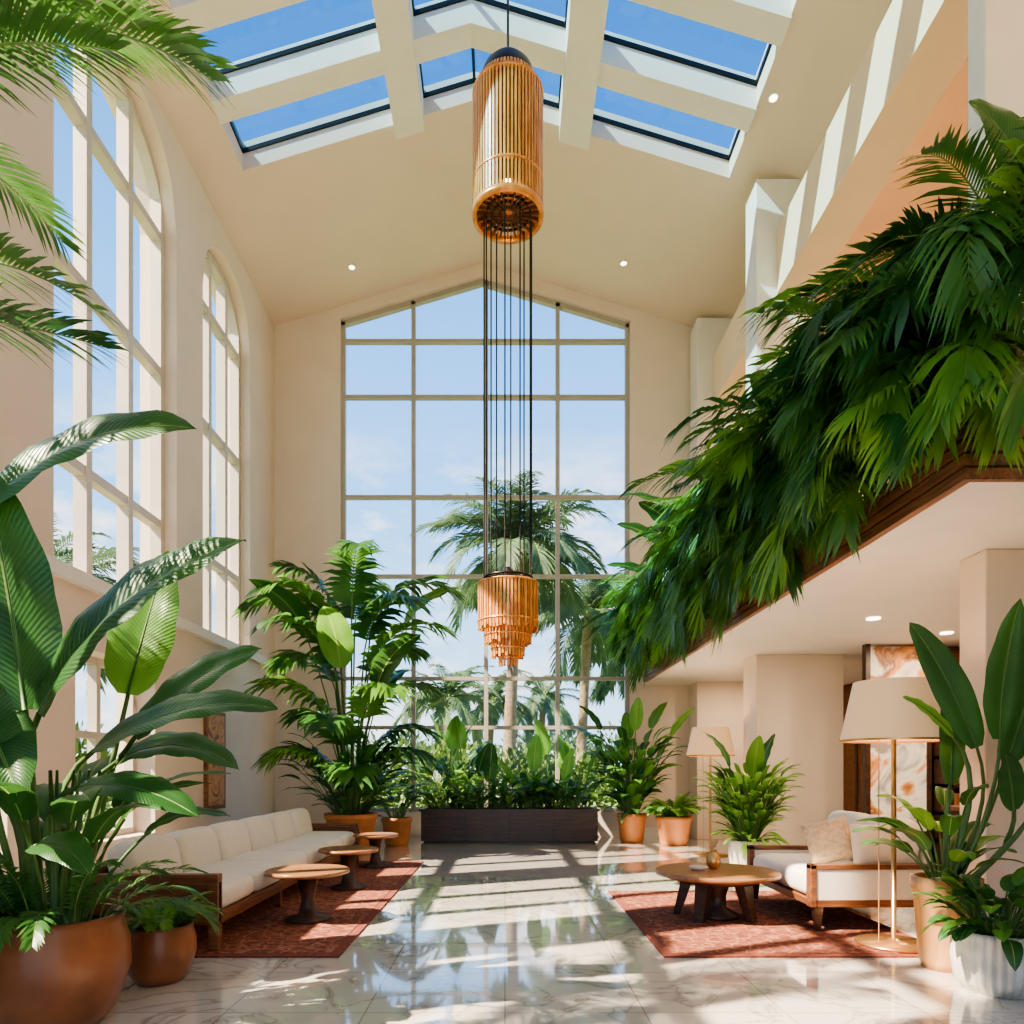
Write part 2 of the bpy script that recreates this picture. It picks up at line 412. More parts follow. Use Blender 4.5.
for (a, c) in low:
    f = MB(); xw = XL-.3
    for y in (a+.04, (a+c)/2, c-.04): f.box(xw-.05, xw+.06, y-.04, y+.04, .5, 2.6, M_frameL)
    for z in (.54, 1.7, 2.56): f.box(xw-.045, xw+.055, a, c, z-.04, z+.04, M_frameL)
    gi = f.add([(xw, a, .5), (xw, c, .5), (xw, c, 2.6), (xw, a, 2.6)]); f.face([gi, gi+1, gi+2, gi+3], f.mi(M_glass))
    f.build('window_%d' % k); k += 1

# far wall
WX = [-3.2, -1.79, -.37, 1.03, 2.43]; WB = .48
def wtop(x): return 10.90-abs(x-RX)*.30
b = MB()
for x0, x1, zf in ((XL-.5, WX[0], lambda x: 0), (WX[0], RX, wtop), (RX, WX[4], wtop), (WX[4], XR+.3, lambda x: 0)):
    b.hexa([(x0, YF, zf(x0)), (x1, YF, zf(x1)), (x1, YF+.3, zf(x1)), (x0, YF+.3, zf(x0)), (x0, YF, cz(x0)+.1), (x1, YF, cz(x1)+.1), (x1, YF+.3, cz(x1)+.1), (x0, YF+.3, cz(x0)+.1)], M_wall)
b.box(WX[0], WX[4], YF, YF+.3, 0, WB, M_wall)
b.build('wall_back')
f = MB(); yw = YF+.12; t = .04
for i, x in enumerate(WX):
    x = min(max(x, WX[0]+t), WX[4]-t); f.box(x-t, x+t, yw-.05, yw+.06, WB, wtop(x)-.03, M_frame)
for z in (WB+.04, 2.13, 3.09, 5.09, 6.64, 8.6, 9.69):
    f.box(WX[0], WX[4], yw-.045, yw+.055, z-.035, z+.035, M_frame)
for x0, x1 in ((WX[0], RX), (RX, WX[4])):
    f.hexa([(x0, yw-.05, wtop(x0)-.1), (x1, yw-.05, wtop(x1)-.1), (x1, yw+.06, wtop(x1)-.1), (x0, yw+.06, wtop(x0)-.1), (x0, yw-.05, wtop(x0)), (x1, yw-.05, wtop(x1)), (x1, yw+.06, wtop(x1)), (x0, yw+.06, wtop(x0))], M_frame)
    gi = f.add([(x0, yw, WB), (x1, yw, WB), (x1, yw, wtop(x1)), (x0, yw, wtop(x0))]); f.face([gi, gi+1, gi+2, gi+3], f.mi(M_glass))
f.build('window_%d' % k); k += 1
b = MB(); b.box(XL, WX[0]-.0, YF-.03, YF, 0, .16, M_white); b.box(WX[4], XC, YF-.03, YF, 0, .16, M_white); b.build('baseboard_back')

# ceiling with skylight grid
def slope(b, x0, x1, y0, y1, d0, d1, mat):
    segs = [(x0, x1)] if (x1 <= RX or x0 >= RX) else [(x0, RX), (RX, x1)]
    for (p, q) in segs:
        b.hexa([(p, y0, cz(p)+d0), (q, y0, cz(q)+d0), (q, y1, cz(q)+d0), (p, y1, cz(p)+d0), (p, y0, cz(p)+d1), (q, y0, cz(q)+d1), (q, y1, cz(q)+d1), (p, y1, cz(p)+d1)], mat)
SX0, SX1, SY1 = -3.86, 3.3, 10.3; P = 1.12; ROWS = 5; SY0 = SY1-P*ROWS
b = MB()
slope(b, XL-.5, SX0, YB, YF+.3, 0, .42, M_ceil); slope(b, SX1, XC+.95, YB, YF+.3, 0, .42, M_ceil)
slope(b, SX0, SX1, SY1, YF+.3, 0, .42, M_ceil); slope(b, SX0, SX1, YB, SY0, 0, .42, M_ceil)
b.build('ceiling')
b = MB()
for x0, x1 in ((-1.62, -1.2), (.80, 1.24)): slope(b, x0, x1, SY0-.02, SY1+.10, -.14, .40, M_white)
for r in range(ROWS):
    y1 = SY1-P*r-.8; slope(b, SX0, SX1, y1-.32, y1, -.06, .38, M_white)
b.build('beam_grid_skylight')
f = MB()
for r in range(ROWS):
    y1 = SY1-P*r; y0 = y1-.8
    for x0, x1 in ((SX0, -1.62), (-1.2, .80), (1.24, SX1)):
        sg = [(x0, x1)] if not (x0 < RX < x1) else [(x0, RX), (RX, x1)]
        for p, q in sg:
            gi = f.add([(p, y0, cz(p)+.30), (q, y0, cz(q)+.30), (q, y1, cz(q)+.30), (p, y1, cz(p)+.30)]); f.face([gi, gi+1, gi+2, gi+3], f.mi(M_skyg))
            slope(f, p, q, y1-.02, y1, .25, .31, M_dark); slope(f, p, q, y0, y0+.02, .25, .31, M_dark)
            slope(f, p, p+.02, y0, y1, .25, .31, M_dark); slope(f, q-.02, q, y0, y1, .25, .31, M_dark)
f.build('skylight_glazing')

# right side : columns, beam, gallery
def column(name, y0, y1, wl):
    b = MB(); b.box(XC, XC+.83, y0, y1, SOF+.32, cz(XC+.8)+.05, M_white)
    b.box(XC, XC+wl, y0, y1+.1, 0, SOF, M_wall); return b.build(name, .012)
column('column', 13.05, 13.55, .95); column('column', 9.98, 10.42, 1.25); column('column', 5.22, 5.42, .95); column('column', .4, .9, .95)
b = MB(); b.box(XC+.30, XC+.83, YB, YF, 8.1, 9.0, M_beam); b.box(XC+.66, XC+.83, YB, YF, 9.0, cz(XC+.83)+.2, M_ceil); b.build('beam_gallery')
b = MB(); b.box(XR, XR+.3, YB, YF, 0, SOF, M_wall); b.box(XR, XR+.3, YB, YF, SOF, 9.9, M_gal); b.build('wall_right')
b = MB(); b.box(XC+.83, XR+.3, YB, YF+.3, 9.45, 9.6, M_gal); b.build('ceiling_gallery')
b = MB(); b.box(2.66, XR, 4.0, YF, SOF, SOF+.3, M_white); b.box(3.0, XR, YB, 4.0, SOF, SOF+.3, M_white); b.build('gallery_slab')
# lounge
b = MB(); b.box(XR-.06, XR, YB, YF, 0.02, SOF-.02, M_wood)
for y in range(-2, 14): b.box(XR-.08, XR-.06, y-.03, y+.03, .02, SOF-.02, M_dkwood)
b.build('wall_panelling')
b = MB(); b.box(4.95, XR-.1, 9.3, 9.38, 0, SOF-.01, M_wood); b.build('lounge_partition')
b = MB(); b.box(4.72, 4.78, 9.15, 9.25, 0, SOF, M_dkwood); b.box(5.52, 5.58, 9.15, 9.25, 0, SOF, M_dkwood)
b.box(4.78, 5.52, 9.17, 9.23, .5, SOF-.03, artmat('abstract_canvas', [(.30, .24, .20), (.60, .54, .45), (.76, .68, .56), (.62, .26, .08), (.22, .075, .025), (.7, .6, .48)], 1.7, .9, .22))
b.box(4.78, 5.52, 9.15, 9.25, 0, .5, M_dkwood); b.build('framed_abstract_painting')
b = MB()
bx0, bx1, by = 5.62, 6.42, 8.82
b.box(bx0, bx1, by+.36, by+.4, 0, 2.6, M_dkwood)
for x in (bx0, bx1-.04, ): b.box(x, x+.04, by, by+.4, 0, 2.6, M_dkwood)
bc = [plain('book_%d' % i, c, .7) for i, c in enumerate([(.35, .14, .08), (.6, .48, .33), (.16, .18, .2), (.55, .25, .12)])]
for i in range(8):
    z = .02+i*.36; b.box(bx0, bx1, by, by+.36, z-.02, z+.02, M_dkwood)
    x = bx0+.06
    while x < bx1-.12 and i < 7:
        w = R.uniform(.025, .06); b.box(x, x+w-.004, by+.05, by+.26, z+.02, z+R.uniform(.2, .3), R.choice(bc)); x += w
        if R.random() < .1: x += .12
b.build('bookshelf')
b = MB(); b.box(5.0, 6.3, 7.4, 7.9, 0, .85, M_dkwood); b.box(4.95, 6.35, 7.35, 7.95, .85, .90, M_wood); b.build('lounge_counter', .01)

b = MB(); b.box(XL, XL+.05, 10.4, 11.1, .7, 2.2, M_wood); b.box(XL+.05, XL+.056, 10.46, 11.04, .76, 2.14, artmat('painting', [(.5, .2, .08), (.62, .36, .18), (.25, .08, .04)], 2.5)); b.build('wall_painting')

# unseen wall behind the camera, wide opening added to let in frontal fill
b = MB(); b.box(XL-.5, XL+.6, YB-.3, YB, 0, 9.95, M_wall); b.box(3.2, XR+.3, YB-.3, YB, 0, 9.6, M_wall)
for p, q in ((XL+.6, RX), (RX, 3.2)):
    b.hexa([(p, YB-.3, 8.6), (q, YB-.3, 8.6), (q, YB, 8.6), (p, YB, 8.6), (p, YB-.3, cz(p)), (q, YB-.3, cz(q)), (q, YB, cz(q)), (p, YB, cz(p))], M_wall)
b.build('wall_front')
f = MB()
for x in (XL+.65, -2.2, -.5, 1.2, 3.15): f.box(x-.05, x+.05, YB-.2, YB-.1, 0, 8.6, M_frame)
for z in (.05, 2.6, 5.6, 8.55): f.box(XL+.6, 3.2, YB-.2, YB-.1, z-.05, z+.05, M_frame)
f.build('window_%d' % k)  # unglazed frame in the added fill opening

for (x, y) in ((-2.78, 12.7), (2.12, 12.5), (3.45, 9.0)):
    b = MB(); z = cz(x)
    b.lathe(x, y, [(.07, z-.03), (.07, z+.03)], M_white, 20); b.lathe(x, y, [(.05, z-.035), (.05, z-.028)], M_down, 20, capt=True); b.build('recessed_downlight')
LD = ((4.0, 7.6), (5.3, 8.4), (4.2, 11.8), (5.2, 6.6))  # made-up lamp positions under the slab, added to brighten the lounge
for (x, y) in LD:
    b = MB(); b.lathe(x, y, [(.07, SOF-.015), (.07, SOF)], M_down, 20); b.build('recessed_downlight')  # glowing disc added at each lounge fill light

# ------------------------------------------------------------------ pendants
PX, PY = .03, 7.1
b = MB(); r = .345; n = 60
z0, z1 = 6.93, 8.12
for i in range(n):
    a = 2*math.pi*i/n; c, s = math.cos(a), math.sin(a)
    b.obox((PX+r*c, PY+r*s, (z0+z1)/2), (c*.012, s*.012, 0), (-s*.0105, c*.0105, 0), (0, 0, (z1-z0)/2), M_slat)
    b.obox((PX+(r-.022)*c, PY+(r-.022)*s, z1+.045), (c*.012, s*.012, 0), (-s*.0105, c*.0105, 0), (-.022*c, -.022*s, .055), M_slat)
for z, w in ((z0, .03), (z0+.30, .010), (z1, .012)):
    b.lathe(PX, PY, [(r-.025, z-w), (r+.016, z-w), (r+.018, z+w), (r-.025, z+w), (r-.025, z-w)], M_copper, 44, capb=False)
b.lathe(PX, PY, [(r-.05, z0+.12), (r-.05, z1+.05)], plain('pendant_inner_shade', (.32, .13, .04), .6), 40, capb=False)
for i in range(24):
    a = 2*math.pi*i/24; c, s = math.cos(a), math.sin(a)
    b.obox((PX+.19*c, PY+.19*s, z0+.02), (c*.14, s*.14, 0), (-s*.005, c*.005, 0), (0, 0, .02), M_wood)
for rr in (.08, .15, .22): b.lathe(PX, PY, [(rr, z0+.0), (rr+.008, z0+.0), (rr+.008, z0+.03), (rr, z0+.03)], M_dark, 30, capb=False)
b.lathe(PX, PY, [(r-.04, z1+.09), (r-.05, z1+.13), (.255, z1+.24), (.18, z1+.33), (.09, z1+.38), (.02, z1+.40)], M_dark, 36, capt=True)
b.tube([(PX, PY, z1+.2), (PX, PY, cz(PX)-.05)], .012, M_dark, 8)
b.lathe(PX, PY, [(.08, cz(PX)-.12), (.08, cz(PX)-.02)], M_dark, 24)
for dz in (.35, .65, .95): b.puff((PX, PY, z0+dz), (.05, .05, .07), M_bulb, 1.0, nu=14, nv=8, ez=1)
b.build('drum_pendant_light')
b = MB()
for i in range(10):
    a = 2*math.pi*(i+.3)/10; x, y = PX+.245*math.cos(a), PY+.245*math.sin(a)
    b.tube([(x, y, 6.90), (x, y, 3.24)], .0085, M_dark, 6)
    b.tube([(x, y, 3.24), (PX, PY, 3.30)], .006, M_dark, 5)
b.lathe(PX, PY, [(.24, 3.23), (.255, 3.23), (.255, 3.25), (.24, 3.25)], M_dark, 30, capb=False)
b.lathe(PX, PY, [(.29, 3.17), (.29, 3.19), (.08, 3.23), (.06, 3.32), (.02, 3.36)], M_dark, 30)
for (rr, za, zb, n) in ((.30, 3.19, 2.72, 52), (.235, 2.95, 2.58, 42), (.165, 2.9, 2.45, 30), (.09, 2.8, 2.36, 16)):
    for i in range(n):
        a = 2*math.pi*i/n; c, s = math.cos(a), math.sin(a); zz = zb+R.uniform(-.02, .02)
        b.obox((PX+rr*c, PY+rr*s, (za+zz)/2), (c*.006, s*.006, 0), (-s*.011, c*.011, 0), (0, 0, (za-zz)/2), M_copper if i % 2 else M_slat)
    for z in (za-.01, zb+.08): b.lathe(PX, PY, [(rr-.012, z-.008), (rr+.012, z-.008), (rr+.012, z+.008), (rr-.012, z+.008)], M_copper, 40, capb=False)
b.puff((PX, PY, 2.85), (.04, .04, .1), M_bulb, 1.0, nu=12, nv=8, ez=1)
b.build('tiered_chandelier')

# ------------------------------------------------------------------ rugs
def rug(x0, x1, y0, y1):
    b = MB(); b.box(x0, x1, y0, y1, 0.001, .014, M_rugb); b.box(x0+.07, x1-.07, y0+.07, y1-.07, .012, .018, M_rug)
    b.build('area_rug')
rug(-3.1, -1.15, 4.84, 9.9); rug(1.1, 3.15, 4.84, 7.46)

# ------------------------------------------------------------------ sofas
b = MB(); X0, X1, Y0, Y1 = -2.98, -2.08, 4.95, 9.75; n = 6; pit = (Y1-Y0-.16)/n; z0r = .018
for y in (Y0, Y1-.08):
    b.box(X0, X1+.05, y, y+.08, .50, .56, M_wood); b.box(X0, X1+.05, y+.02, y+.06, .2, .50, M_wood)
    for x in (X0, X1-.02): b.box(x, x+.07, y, y+.08, z0r, .5, M_wood)
b.box(X0+.02, X1, Y0+.08, Y1-.08, .2, .27, M_woodY); b.box(X1-.02, X1+.03, Y0+.06, Y1-.06, .19, .28, M_woodY)
b.box(X0, X0+.05, Y0+.05, Y1-.05, .27, .60, M_woodY)
for i in range(1, n):
    if i % 2 == 0:
        for x in (X0+.03, X1-.08): b.box(x, x+.06, Y0+.08+pit*i-.03, Y0+.08+pit*i+.03, z0r, .2, M_wood)
for i in range(n):
    yc = Y0+.08+pit*(i+.5)
    b.puff(((X0+X1)/2+.10, yc, .365), (.385, pit/2-.008, .105), M_fab, .25)
    rot = Matrix.Rotation(math.radians(-12), 3, 'Y')
    b.puff((X0+.21, yc, .57), (.13, pit/2-.015, .215), M_fab, .42, rot, nu=36, nv=20, ez=.5)
b.build('modular_sofa', .006)

def coffee(x, y, r, h, name='side_table'):
    b = MB()
    b.lathe(x, y, [(r-.03, h-.04), (r, h-.03), (r, h-.008), (r-.008, h)], M_oak, 48, capt=True)
    b.lathe(x, y, [(.19, .018), (.19, .04), (.08, .07), (.055, .2), (.09, h-.08), (.17, h-.04)], M_dkwood, 28)
    b.build(name)
coffee(-1.69, 6.0, .35, .45); coffee(-1.70, 7.6, .32, .45); coffee(-1.72, 9.3, .30, .45)

b = MB(); x, y, r, h = 1.86, 6.15, .53, .42
b.lathe(x, y, [(r-.05, h-.05), (r, h-.035), (r, h-.01), (r-.01, h)], M_oak, 64, capt=True)
b.lathe(x, y, [(.36, h-.09), (.36, h-.05)], M_dkwood, 40)
for a in (.35, 1.57, 2.79, 4.0, 5.4):
    c, s = math.cos(a), math.sin(a)
    p = V((x+.25*c, y+.25*s, h-.08)); q = V((x+.34*c, y+.34*s, .018)); w = V((-s, c, 0))
    rr = V((c, s, 0))
    b.hexa([q-rr*.03-w*.04, q+rr*.03-w*.04, q+rr*.03+w*.04, q-rr*.03+w*.04, p-rr*.05-w*.06, p+rr*.05-w*.06, p+rr*.05+w*.06, p-rr*.05+w*.06], M_dkwood)
b.lathe(x, y, [(.2, .018), (.2, .04), (.08, .1), (.08, .2), (.12, h-.08)], M_dkwood, 30)
b.build('round_coffee_table')
b = MB(); b.lathe(x+.0, y+.1, [(.035, h), (.06, h+.03), (.065, h+.08), (.045, h+.13), (.03, h+.15), (.038, h+.165)], M_gold, 28)
for i in range(14):
    a = R.uniform(0, 6.28); b.tube([(x, y+.1, h+.14), (x+.04*math.cos(a), y+.1+.04*math.sin(a), h+.25)], .003, M_pil, 4)
b.build('small_vase')
b = MB(); b.lathe(x-.16, y, [(.05, h), (.075, h+.02), (.08, h+.035)], M_wpot, 24, capt=True); b.build('small_dish')

# right sofa (faces -X)
b = MB(); X0, X1, Y0, Y1 = 2.44, 3.42, 5.55, 7.0
for y in (Y0, Y1-.07):
    b.box(X0, X1, y, y+.07, .26, .51, M_fab); b.box(X0-.02, X1+.02, y-.01, y+.08, .51, .55, M_wood)
    b.box(X0-.01, X1+.01, y-.005, y+.075, .21, .27, M_wood)
    for xx in (X0+.02, X1-.08):
        b.hexa([(xx+.01, y+.01, .018), (xx+.05, y+.01, .018), (xx+.05, y+.05, .018), (xx+.01, y+.05, .018), (xx-.01, y-.005, .22), (xx+.07, y-.005, .22), (xx+.07, y+.07, .22), (xx-.01, y+.07, .22)], M_dkwood)
    b.box(X0-.02, X0+.03, y-.01, y+.08, .21, .55, M_wood); b.box(X1-.03, X1+.02, y-.01, y+.08, .21, .55, M_wood)
b.box(X0, X1, Y0+.03, Y1-.03, .21, .27, M_woodY)
b.box(X1-.05, X1, Y0+.07, Y1-.07, .26, .72, M_fab)
for i in range(2):
    yc = Y0+.07+(Y1-Y0-.14)*(i+.5)/2
    b.puff((X0+.40, yc, .375), (.415, (Y1-Y0-.14)/4-.004, .115), M_fab, .24)
    b.puff((X1-.17, yc, .68), (.12, (Y1-Y0-.14)/4-.01, .23), M_fab, .35, Matrix.Rotation(math.radians(8), 3, 'Y'))
b.build('two_seat_sofa', .006)
RZm = lambda d: Matrix.Rotation(math.radians(d), 3, 'Z')
RXm = lambda d: Matrix.Rotation(math.radians(d), 3, 'X')
RYm = lambda d: Matrix.Rotation(math.radians(d), 3, 'Y')
b = MB(); b.pillow((X0+.60, Y0+.22, .675), .185, .085, M_pil2, RXm(-12)); b.build('throw_pillow')
b = MB(); b.pillow((X0+.34, Y0+.45, .69), .19, .085, M_pil, RZm(-25) @ RXm(-12) @ RYm(-16)); b.build('patterned_throw_pillow')

def lamp(x, y, zf):
    b = MB()
    b.lathe(x, y, [(.26, zf), (.26, zf+.017), (.05, zf+.03), (.022, zf+.05)], M_gold, 48)
    b.tube([(x, y, zf+.03), (x, y, 1.86)], .018, M_gold, 14)
    b.lathe(x, y, [(.36, 1.52), (.27, 1.95)], M_shade, 56, capb=False)
    b.lathe(x, y, [(.352, 1.525), (.263, 1.945)], M_shade, 56, capb=False)
    b.lathe(x, y, [(.363, 1.51), (.363, 1.525)], M_gold, 56, capb=False)
    for a in (0, 2.09, 4.18): b.tube([(x, y, 1.86), (x+.268*math.cos(a), y+.268*math.sin(a), 1.9)], .004, M_gold, 5)
    b.tube([(x-.11, y, zf+.02), (x-.11, y, 1.62), (x, y, 1.64)], .004, M_gold, 6)
    b.puff((x, y, 1.68), (.05, .05, .07), M_bulb, 1.0, nu=14, nv=8, ez=1)
    b.build('floor_lamp')
    l = bpy.data.lights.new('lamp_glow', 'POINT'); l.energy = 14; l.color = (1, .7, .42); l.shadow_soft_size = .08
    o = bpy.data.objects.new('lamp_glow', l); o.location = (x, y, 1.80); sc.collection.objects.link(o)
lamp(2.86, 5.15, .018); lamp(3.14, 10.7, 0)

# ------------------------------------------------------------------ potted plants
def pot(b, x, y, r, h, mat, z0=0.0, style=0):
    if style == 0: prof = [(r*.62, z0), (r*.82, z0+h*.15), (r*1.0, z0+h*.5), (r*.99, z0+h*.75), (r*.90, z0+h*.93), (r*.93, z0+h), (r*.84, z0+h), (r*.8, z0+h*.88)]
    elif style == 1: prof = [(r*.72, z0), (r*.8, z0+h*.1), (r*.97, z0+h*.85), (r*1.04, z0+h*.87), (r*1.04, z0+h), (r*.92, z0+h), (r*.88, z0+h*.88)]
    else: prof = [(r*.7, z0), (r*.92, z0+h*.2), (r*1.0, z0+h*.55), (r*.96, z0+h*.9), (r*1.0, z0+h), (r*.9, z0+h), (r*.86, z0+h*.88)]
    if style == 2: b.lathe(x, y, prof, mat, 120, .035, 30)
    else: b.lathe(x, y, prof, mat, 56)
    b.lathe(x, y, [(r*.87, z0+h*.88), (r*.86, z0+h*.89)], M_soil, 32, capt=True)
    return z0+h*.89

# big foreground strelitzia (left)
b = MB(); x, y = -2.30, 3.58; zt = pot(b, x, y, .345, .56, M_terra)
B = lambda dx=0, dy=0: (x+dx, y+dy, zt)
fc = (0, -1, .25)
b.leaf(B(-.08, 0), (-2.40, 3.5, 1.60), (-2.58, 3.45, 2.82), .245, fc, (.04, 0, 0), r=.022)
b.leaf(B(.0, -.05), (-2.26, 3.4, 1.58), (-1.24, 3.35, 2.40), .235, (-.5, -.8, .55), (-.18, 0, .22), r=.022)
b.leaf(B(.08, .05), (-2.05, 3.5, 1.40), (-1.12, 3.45, 1.60), .16, (-.1, -.6, .9), (.0, 0, .20))
b.leaf(B(.05, .1), (-2.10, 3.9, 1.72), (-1.92, 4.0, 2.55), .19, fc, (-.02, 0, .0), mat=M_banL)
b.leaf(B(.1, -.05), (-2.03, 3.35, 1.22), (-1.42, 3.25, 1.08), .12, (0, -.5, .9), (0, 0, .12))
b.leaf(B(-.1, -.1), (-2.46, 3.25, 1.50), (-2.08, 3.0, 1.15), .17, (0, -.7, .8), (0, 0, .18))
b.leaf(B(.06, .1), (-1.98, 3.75, 1.48), (-1.32, 3.8, 1.96), .15, (-.3, -.8, .6), (-.05, 0, .12))
b.leaf(B(.0, .1), (-2.1, 3.8, 1.35), (-1.48, 3.9, 1.30), .15, (0, -.5, .9), (0, 0, .22))
b.leaf(B(-.15, -.05), (-2.55, 3.4, 1.30), (-2.85, 3.1, 1.55), .18, fc, (0, 0, .12))
b.leaf(B(-.12, .08), (-2.6, 3.7, 1.8), (-2.85, 3.8, 2.65), .22, fc, (0, 0, .1))
b.leaf(B(-.05, -.12), (-2.35, 3.2, 1.25), (-2.28, 2.98, 1.80), .16, (0.3, -1, .3), (0, 0, .0))
b.leaf(B(.05, -.12), (-2.15, 3.2, .95), (-1.75, 2.95, .86), .10, (0, -.5, .9), (0, 0, .12))
b.leaf(B(-.2, 0), (-2.72, 3.5, 2.50), (-1.52, 3.45, 2.98), .20, (-.25, -.85, .6), (.0, 0, .36), r=.018)
for i in range(40):
    a = R.uniform(-math.pi, .6) if i % 2 else R.uniform(0, 6.28)
    b.frond((x+.2*math.cos(a), y+.2*math.sin(a), zt), a, R.uniform(.7, 1.4), R.uniform(.38, .68), R.uniform(1.4, 2.3), R.choice([M_palm, M_palmD, M_palm]), ll=.12, lw=.009, n=24, r=.004)
for i in range(14):
    a = R.uniform(0, 6.28); b.tube([(x+.1*math.cos(a), y+.1*math.sin(a), zt), (x+.16*math.cos(a), y+.16*math.sin(a), zt+.45), (x+.26*math.cos(a), y+.26*math.sin(a), zt+.8)], [.016, .013, .006], M_stem, 6)
for i in range(12):
    a = R.uniform(0, 6.28); b.rleaf((x+.1*math.cos(a), y+.1*math.sin(a), zt), a, R.uniform(1.1, 1.4), R.uniform(.3, .7), R.uniform(.45, .65), .10, 1.4, M_ban)
b.build('potted_bird_of_paradise')

b = MB(); x, y = -2.13, 4.32; zt = pot(b, x, y, .21, .35, M_terra)
for i in range(34):
    a = R.uniform(0, 6.28); b.frond((x+.08*math.cos(a), y+.08*math.sin(a), zt), a, R.uniform(.9, 1.45), R.uniform(.2, .34), R.uniform(1.0, 2.0), R.choice([M_palmL, M_palm]), ll=.08, lw=.007, n=18, r=.003)
b.build('potted_fern')

# tall palm at the left edge
b = MB(); x, y = -3.05, 2.75; zt = pot(b, x, y, .33, .55, M_terra)
b.tube([(x, y, zt), (x+.05, y, 1.5), (x+.02, y, 2.6), (x+.1, y, 3.85)], [.07, .055, .05, .045], M_trunk, 12)
top = V((x+.1, y, 3.80)); mid_ = V((x+.06, y, 3.15))
for (P0_, az, e0, L, dr) in ((top, .08, .80, 1.95, 1.40), (top, -.12, .66, 1.75, 1.0), (top, .32, 1.0, 2.0, 1.3), (top, .0, .55, 1.5, .75), (mid_, .0, .45, 1.45, 1.10), (mid_, .25, .15, 1.3, .35), (mid_, -.2, .0, 1.35, .5),
    (top, 1.2, 1.0, 1.5, 1.5), (top, 2.2, .9, 1.3, 1.6), (top, 3.1, 1, 1.2, 1.5), (top, 4, .8, 1.4, 1.5), (top, 5, .7, 1.4, 1.5), (top, 2.6, .2, 1.1, 1.2), (mid_, 4.6, .3, 1.2, 1.2)):
    b.frond(P0_, az, e0, L, dr, R.choice([M_palmD, M_palm, M_palm]), ll=.32, lw=.009, n=52, r=.011, ang=.5, grav=.3, stem=.3 if P0_ is top else .22)
b.build('potted_palm_tree', xmin=XL+.1)

# kentia palm in the back left
b = MB(); x, y = -2.42, 11.0; zt = pot(b, x, y, .40, .62, M_terra2, style=1)
for (az, hh, e0, L, dr, sd) in ((3.1, 2.7, 1.3, 1.9, 2.0, .3), (2.7, 2.0, 1.2, 1.7, 1.9, .3), (.1, 2.9, 1.35, 1.9, 2.0, .3), (-.3, 2.2, 1.2, 1.8, 1.7, .3), (-1.3, 3.1, 1.4, 1.8, 1.9, .2), (1.5, 3.0, 1.4, 1.6, 1.5, .2), (-2.2, 2.2, 1.25, 1.7, 1.8, .3), (3.6, 1.5, 1.1, 1.5, 1.6, .3), (-.8, 1.4, 1.1, 1.5, 1.6, .3), (.5, 1.6, 1.1, 1.4, 1.5, .3), (2.4, 1.2, 1.1, 1.4, 1.6, .3), (-1.7, 1.0, 1.1, 1.3, 1.6, .3), (3.3, 3.0, 1.4, 1.5, 1.3, .2), (.3, 1.0, 1.1, 1.2, 1.7, .3), (-.1, .7, 1.0, 1.1, 1.6, .3), (3.0, .7, 1.0, 1.2, 1.6, .3), (-1.2, .4, 1.1, 1.1, 1.7, .3), (-2.5, .6, 1.1, 1.2, 1.7, .3), (-.6, 2.6, 1.3, 1.6, 1.9, .3), (-2.6, 2.8, 1.3, 1.6, 1.9, .3), (.9, 2.2, 1.2, 1.4, 1.6, .3)):
    c, s = math.cos(az), math.sin(az)
    p = V((x+.1*c, y+.1*s, zt)); q = V((x+sd*c, y+sd*s, zt+hh))
    b.tube([p, p.lerp(q, .5)-V((c*.05, s*.05, 0)), q], [.02, .016, .013], M_stem, 6)
    b.frond(q, az+R.uniform(-.2, .2), e0, L*.92, dr, R.choice([M_palm, M_palm, M_palmL]), ll=.66, lw=.05, n=26, grav=.6, r=.012, stem=.1)
for i in range(7):
    az = [3.0, 1.0, -.6, -1.6, 2.2, -2.4, .2][i]; b.rleaf((x+.05*math.cos(az), y+.05*math.sin(az), zt), az, 1.45, 1.6+.25*i, 1.2, .25, 1.2, M_ban if i % 3 else M_banL)
for i in range(110):
    a = R.uniform(0, 6.28); b.rleaf((x+.2*math.cos(a), y+.2*math.sin(a), zt), a, R.uniform(.9, 1.45), R.uniform(.1, 1.1), R.uniform(.35, .6), .06, 1.3, R.choice([M_ban, M_palm, M_palmD]), r=.006, n=8)
b.build('potted_kentia_palm', xmin=XL+.06, ymax=12.4)

def bushy(name, x, y, r, h, mat, n, L, W, hh, style=1, big=0, bigL=.8, mats=None, ymax=None, el=(.9, 1.45), bel=(1.2, 1.45)):
    b = MB(); zt = pot(b, x, y, r, h, mat, 0, style); mats = mats or [M_ban, M_ban, M_banL]
    for i in range(n):
        a = R.uniform(0, 6.28); z = R.uniform(0, hh)
        b.rleaf((x+.4*r*math.cos(a), y+.4*r*math.sin(a), zt), a, R.uniform(*el) if z > .1 else R.uniform(.4, 1.2), .1+z, L*R.uniform(.7, 1.2), W, R.uniform(1, 1.8), R.choice(mats), r=.006, n=8)
    for i in range(big):
        a = 6.28*i/big+.5; b.rleaf((x+.3*r*math.cos(a), y+.3*r*math.sin(a), zt), a, R.uniform(*bel), hh+R.uniform(.0, .4), bigL, bigL*.19, R.uniform(.5, .9), R.choice([M_ban, M_banL]), r=.012)
    return b.build(name, ymax=ymax)
bushy('potted_shrub', -1.87, 12.1, .26, .48, M_terra2, 40, .28, .05, .6, ymax=13.5, el=(1.15, 1.5))
bushy('potted_rubber_plant', 2.28, 12.6, .26, .52, M_terra2, 150, .45, .08, 1.35, big=6, bigL=.65, ymax=13.5, el=(1.2, 1.52), mats=[M_ban, M_banL, M_palm])
b = MB(); x, y = 2.93, 12.15; zt = pot(b, x, y, .30, .5, M_terra2, style=1)
